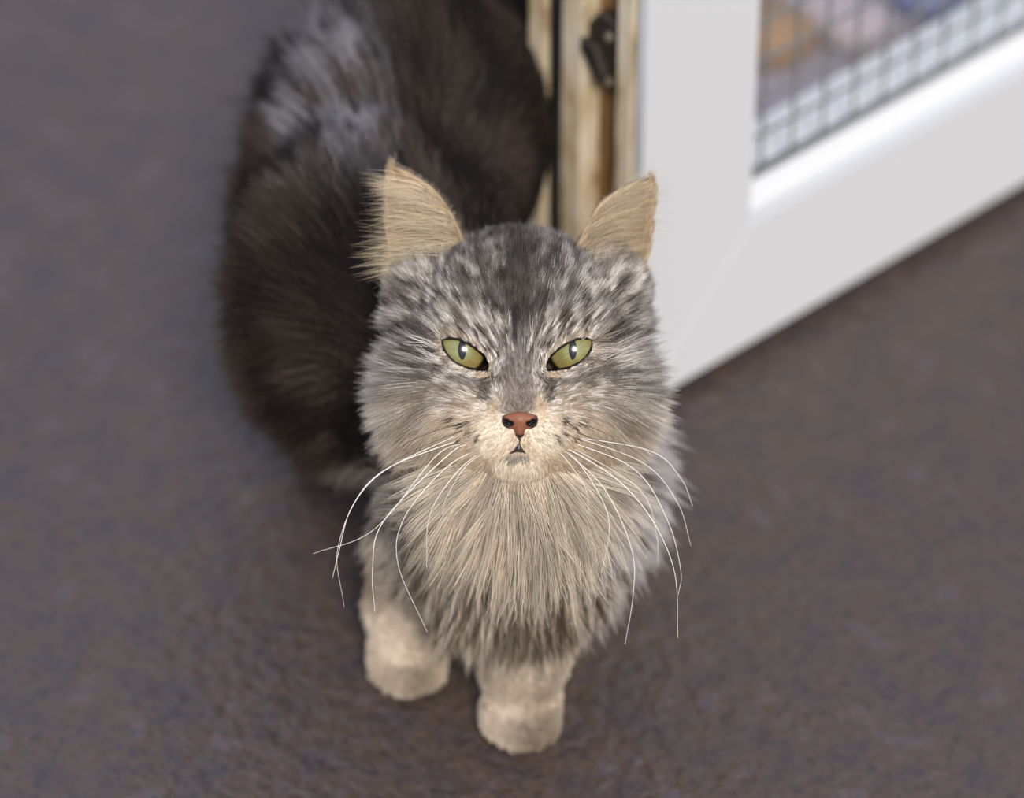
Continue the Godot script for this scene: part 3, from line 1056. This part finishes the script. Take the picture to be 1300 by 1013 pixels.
# The colour of the coat at a place on the body.
func coat_color(p: Vector3, n: Vector3, jitter: float) -> Color:
	var a := noise.get_noise_3d(p.x * 55.0, p.y * 30.0, p.z * 55.0) + jitter
	var f := noise.get_noise_3d(p.x * 22.0 + 9.0, p.y * 14.0, p.z * 26.0) + jitter * 0.5
	var front := front_part(p, n)
	# back and flanks: near black brown with paler bands, silver along the spine with sky sheen painted in
	var band := 0.5 + 0.5 * sin(p.z * 85.0 + p.y * 26.0 + f * 3.0)
	var flank := rgb8(38, 30, 27).lerp(rgb8(112, 95, 82), clampf(band * 0.5 + f * 0.9 + a * 0.2, 0.0, 1.0))
	flank = flank.lerp(rgb8(136, 114, 94), smoothstep(0.13, 0.04, p.y) * 0.75)
	var spine_x := lerpf(-0.050, -0.078, clampf((-1.48 - p.z) / 0.12, 0.0, 1.0))
	var ridge := smoothstep(0.030, 0.006, absf(p.x - spine_x + f * 0.012)) * smoothstep(0.2, 0.6, n.y) * smoothstep(-1.49, -1.56, p.z) * smoothstep(-1.72, -1.62, p.z)
	flank = flank.lerp(rgb8(40, 33, 32), smoothstep(0.012, 0.04, p.x - spine_x) * smoothstep(0.10, 0.15, p.y) * 0.6)
	var back := flank.lerp(rgb8(190, 186, 192), clampf(ridge * (0.45 + a * 1.5), 0.0, 1.0))
	# chest and front legs: cream under the chin with darker locks
	var cream := rgb8(255, 240, 217)
	var fine := noise.get_noise_3d(p.x * 150.0, p.y * 60.0, p.z * 60.0)
	var chest := cream.lerp(rgb8(100, 80, 63), clampf(0.12 + a * 2.0 + fine * 1.1, 0.0, 0.85))
	chest = chest.lerp(cream, smoothstep(0.055, 0.030, (p - head * hm(0, -48, -4)).length()) * 0.75)
	# long dark-based locks fan out below the throat
	var v2 := Vector2(p.x - 0.002, p.y - 0.186)
	var fan := noise.get_noise_2d(atan2(v2.x, -v2.y) * 13.0, v2.length() * 26.0 + 4.0)
	var belt := smoothstep(0.018, 0.034, v2.length()) * smoothstep(0.105, 0.080, v2.length())
	chest = chest.lerp(rgb8(92, 74, 58), clampf(fan * 3.6 - 0.12 + jitter * 0.5, 0.0, 0.92) * belt)
	chest = chest.lerp(rgb8(240, 235, 236), smoothstep(0.022, 0.05, p.x) * 0.75)  # skylight from the right, painted into the ruff colour
	chest = chest.lerp(rgb8(226, 214, 204), smoothstep(0.03, 0.06, -p.x) * 0.5)
	chest = chest.lerp(rgb8(244, 228, 206).lerp(rgb8(182, 160, 136), clampf(0.3 + f, 0, 1)), smoothstep(0.10, 0.05, p.y))
	return back.lerp(chest, front)


func fur_on_body(b: Array) -> void:
	var v: PackedVector3Array = b[0]
	var nn: PackedVector3Array = b[1]
	var ix: PackedInt32Array = b[2]
	var coat := Fur.new()
	var ruff := Fur.new()
	var legs := Fur.new()
	var chin := head * hm(0, -34, -10)
	var skull := head_field()
	var into_head := head.affine_inverse()
	for t in range(0, ix.size(), 3):
		var a := v[ix[t]]
		var e1 := v[ix[t + 1]] - a
		var e2 := v[ix[t + 2]] - a
		var area := e1.cross(e2).length() * 0.5
		var mid := a + (e1 + e2) / 3.0
		var tn := nn[ix[t]]
		if mid.y > 0.14 and mid.z > -1.50 and skull.d(into_head * mid) < -0.004: continue
		var leg := smoothstep(0.085, 0.060, mid.y)
		var front := front_part(mid, tn)
		var density := lerpf(lerpf(1.7e5, 4.2e5, front), 9e5, leg)
		if mid.y < 0.008: density *= 0.2
		if tn.z < -0.6: density *= 0.5
		var want := area * density
		var count := int(want) + (1 if rng.randf() < want - int(want) else 0)
		for i in count:
			var r1 := rng.randf()
			var r2 := rng.randf()
			if r1 + r2 > 1.0:
				r1 = 1.0 - r1
				r2 = 1.0 - r2
			var p := a + e1 * r1 + e2 * r2
			var n := (nn[ix[t]] * (1.0 - r1 - r2) + nn[ix[t + 1]] * r1 + nn[ix[t + 2]] * r2).normalized()
			var c := coat_color(p, n, rng.randfn() * 0.16) * rng.randf_range(0.82, 1.18)
			var side := clampf(1.0 - n.y, 0.0, 1.4)
			if rng.randf() < leg:
				var d := Vector3(0, -1, 0.25)
				d = (d - n * d.dot(n)).normalized()
				if d.length() < 0.5: d = Vector3(0, 0, 1)
				d = (d + n * 0.35 + Vector3(rng.randfn(), rng.randfn(), rng.randfn()) * 0.15).normalized()
				var ll := lerpf(0.005, 0.016, smoothstep(0.018, 0.06, p.y))
				if p.y < 0.02 and d.y < 0.0: d = (d * Vector3(1, 0.2, 1) + n * 0.3).normalized()
				legs.add(p, d, n, ll, 0.0016, c)
			elif rng.randf() < front:
				var d := (p - chin)
				d = d.normalized() * 0.9 + Vector3(0, -0.75, 0.12)
				d = (d - n * d.dot(n)).normalized()
				d += Vector3(noise.get_noise_3d(p.x * 60.0, p.y * 60.0, 5.0), noise.get_noise_3d(p.x * 60.0, p.y * 60.0, 35.0), 0) * 0.55
				d = (d + n * 0.36 + Vector3(rng.randfn(), rng.randfn(), rng.randfn()) * 0.12).normalized()
				# some whole locks are dark brown, most are pale
				var odd := noise.get_noise_2d(atan2(p.x - 0.002, 0.186 - p.y) * 30.0 + 7.0, p.y * 60.0)
				if p.y < 0.150 and p.x < 0.045 and rng.randf() < 0.10 + 0.9 * maxf(odd, 0.0): c = c.lerp(rgb8(92, 72, 56), 0.8)
				ruff.add(p, d, n, rng.randf_range(0.026, 0.044) * (1.0 - 0.35 * smoothstep(0.02, 0.05, -p.x)), rng.randf_range(0.0024, 0.0040), c)
			else:
				var d := Vector3(-0.30, 0, -1.0) + Vector3(0, -0.9, 0) * side
				d = (d - n * d.dot(n)).normalized()
				d = (d + n * 0.40 + Vector3(rng.randfn(), rng.randfn(), rng.randfn()) * 0.12).normalized()
				coat.add(p, d, n, rng.randf_range(0.030, 0.046) * (1.0 - 0.6 * smoothstep(0.1, 0.6, n.x)), 0.0046, c)
	grow("coat", coat, lock_mesh(14, 0.062, 0.45, 1.6, 6))
	grow("ruff", ruff, lock_mesh(14, 0.065, 0.40, 1.5, 6))
	grow("leg_fur", legs, lock_mesh(8, 0.14, 0.9, 0.8, 4))


func whiskers() -> void:
	var white := paint(232, 224, 212, 0.4)
	var dark := paint(70, 56, 46, 0.4)
	# points in mm in the head's frame, thickness at the root
	var ways := [
		[0.30, [Vector2(-23, -29.5), Vector2(-57, -43), Vector2(-71.5, -59), Vector2(-77, -77.5), Vector2(-80, -90)]],
		[0.28, [Vector2(-22.5, -31.5), Vector2(-35.5, -37.5), Vector2(-62, -69), Vector2(-88.5, -79.5)]],
		[0.34, [Vector2(-19, -32.5), Vector2(-29, -36), Vector2(-58, -65.5), Vector2(-62.7, -86.5), Vector2(-61.7, -104.5)]],
		[0.28, [Vector2(-16, -33.5), Vector2(-31.7, -43), Vector2(-49, -64), Vector2(-51.7, -84), Vector2(-39, -113.5)]],
		[0.30, [Vector2(-13.5, -34), Vector2(-26, -44), Vector2(-38, -62.7), Vector2(-39.3, -85.5)]],
		[0.22, [Vector2(-12, -35), Vector2(-22.4, -41.7), Vector2(-31.7, -57.5), Vector2(-31.7, -67)]],
		[0.22, [Vector2(-21.5, -26), Vector2(-62, -47), Vector2(-77.5, -76), Vector2(-75, -102.5)]],
		[0.36, [Vector2(18, -33.5), Vector2(25.5, -36.2), Vector2(44, -48.2), Vector2(58.6, -65.5), Vector2(68, -88), Vector2(69.3, -115.8)]],
		[0.24, [Vector2(15, -35), Vector2(20, -37.6), Vector2(29.3, -51), Vector2(30.7, -61.3)]],
		[0.28, [Vector2(16.5, -34), Vector2(25.5, -39), Vector2(37.2, -57.5), Vector2(39.6, -70.6), Vector2(36.2, -87.9)]],
		[0.28, [Vector2(18, -33), Vector2(37.2, -51), Vector2(49.3, -77.5), Vector2(50, -97), Vector2(46.5, -118.5)]],
		[0.26, [Vector2(20, -30), Vector2(50.6, -43), Vector2(65, -65.5), Vector2(70.6, -86.8), Vector2(69.6, -97)]],
		[0.26, [Vector2(21, -28.5), Vector2(57.2, -35), Vector2(70.6, -46.9), Vector2(75.8, -59)]],
		[0.24, [Vector2(22, -28), Vector2(54.4, -40.3), Vector2(69.2, -57.5), Vector2(75, -76)]],
		[0.18, [Vector2(19, -31), Vector2(52, -51), Vector2(60, -70.6), Vector2(60.6, -85.5)]],
		[-0.26, [Vector2(-22, -22.5), Vector2(-36, -26.5), Vector2(-47.5, -31.5), Vector2(-58, -39)]],
		[-0.24, [Vector2(-20, -25), Vector2(-31, -29), Vector2(-47.5, -36), Vector2(-55, -40.5)]],
		[-0.22, [Vector2(23, -21.5), Vector2(36, -26.5), Vector2(50, -34.5), Vector2(57, -40)]],
		[-0.22, [Vector2(23, -26), Vector2(32, -29.5), Vector2(41, -33.5), Vector2(50, -40)]],
	]
	for w in ways:
		var pts := PackedVector3Array()
		var n: int = w[1].size()
		for i in n:
			var q: Vector2 = w[1][i]
			var t := float(i) / (n - 1)
			var z := lerpf(10.0, 20.0, smoothstep(0.0, 0.35, t))
			pts.append(hm(q.x, q.y, z))
		var curve := spline(pts, 8)
		var rad := PackedFloat32Array()
		for i in curve.size(): rad.append(absf(w[0]) * 0.00068 * lerpf(1.15, 0.35, float(i) / (curve.size() - 1)))
		put("whisker", tube(curve, rad, 6), white if w[0] > 0.0 else dark, cat).transform = head
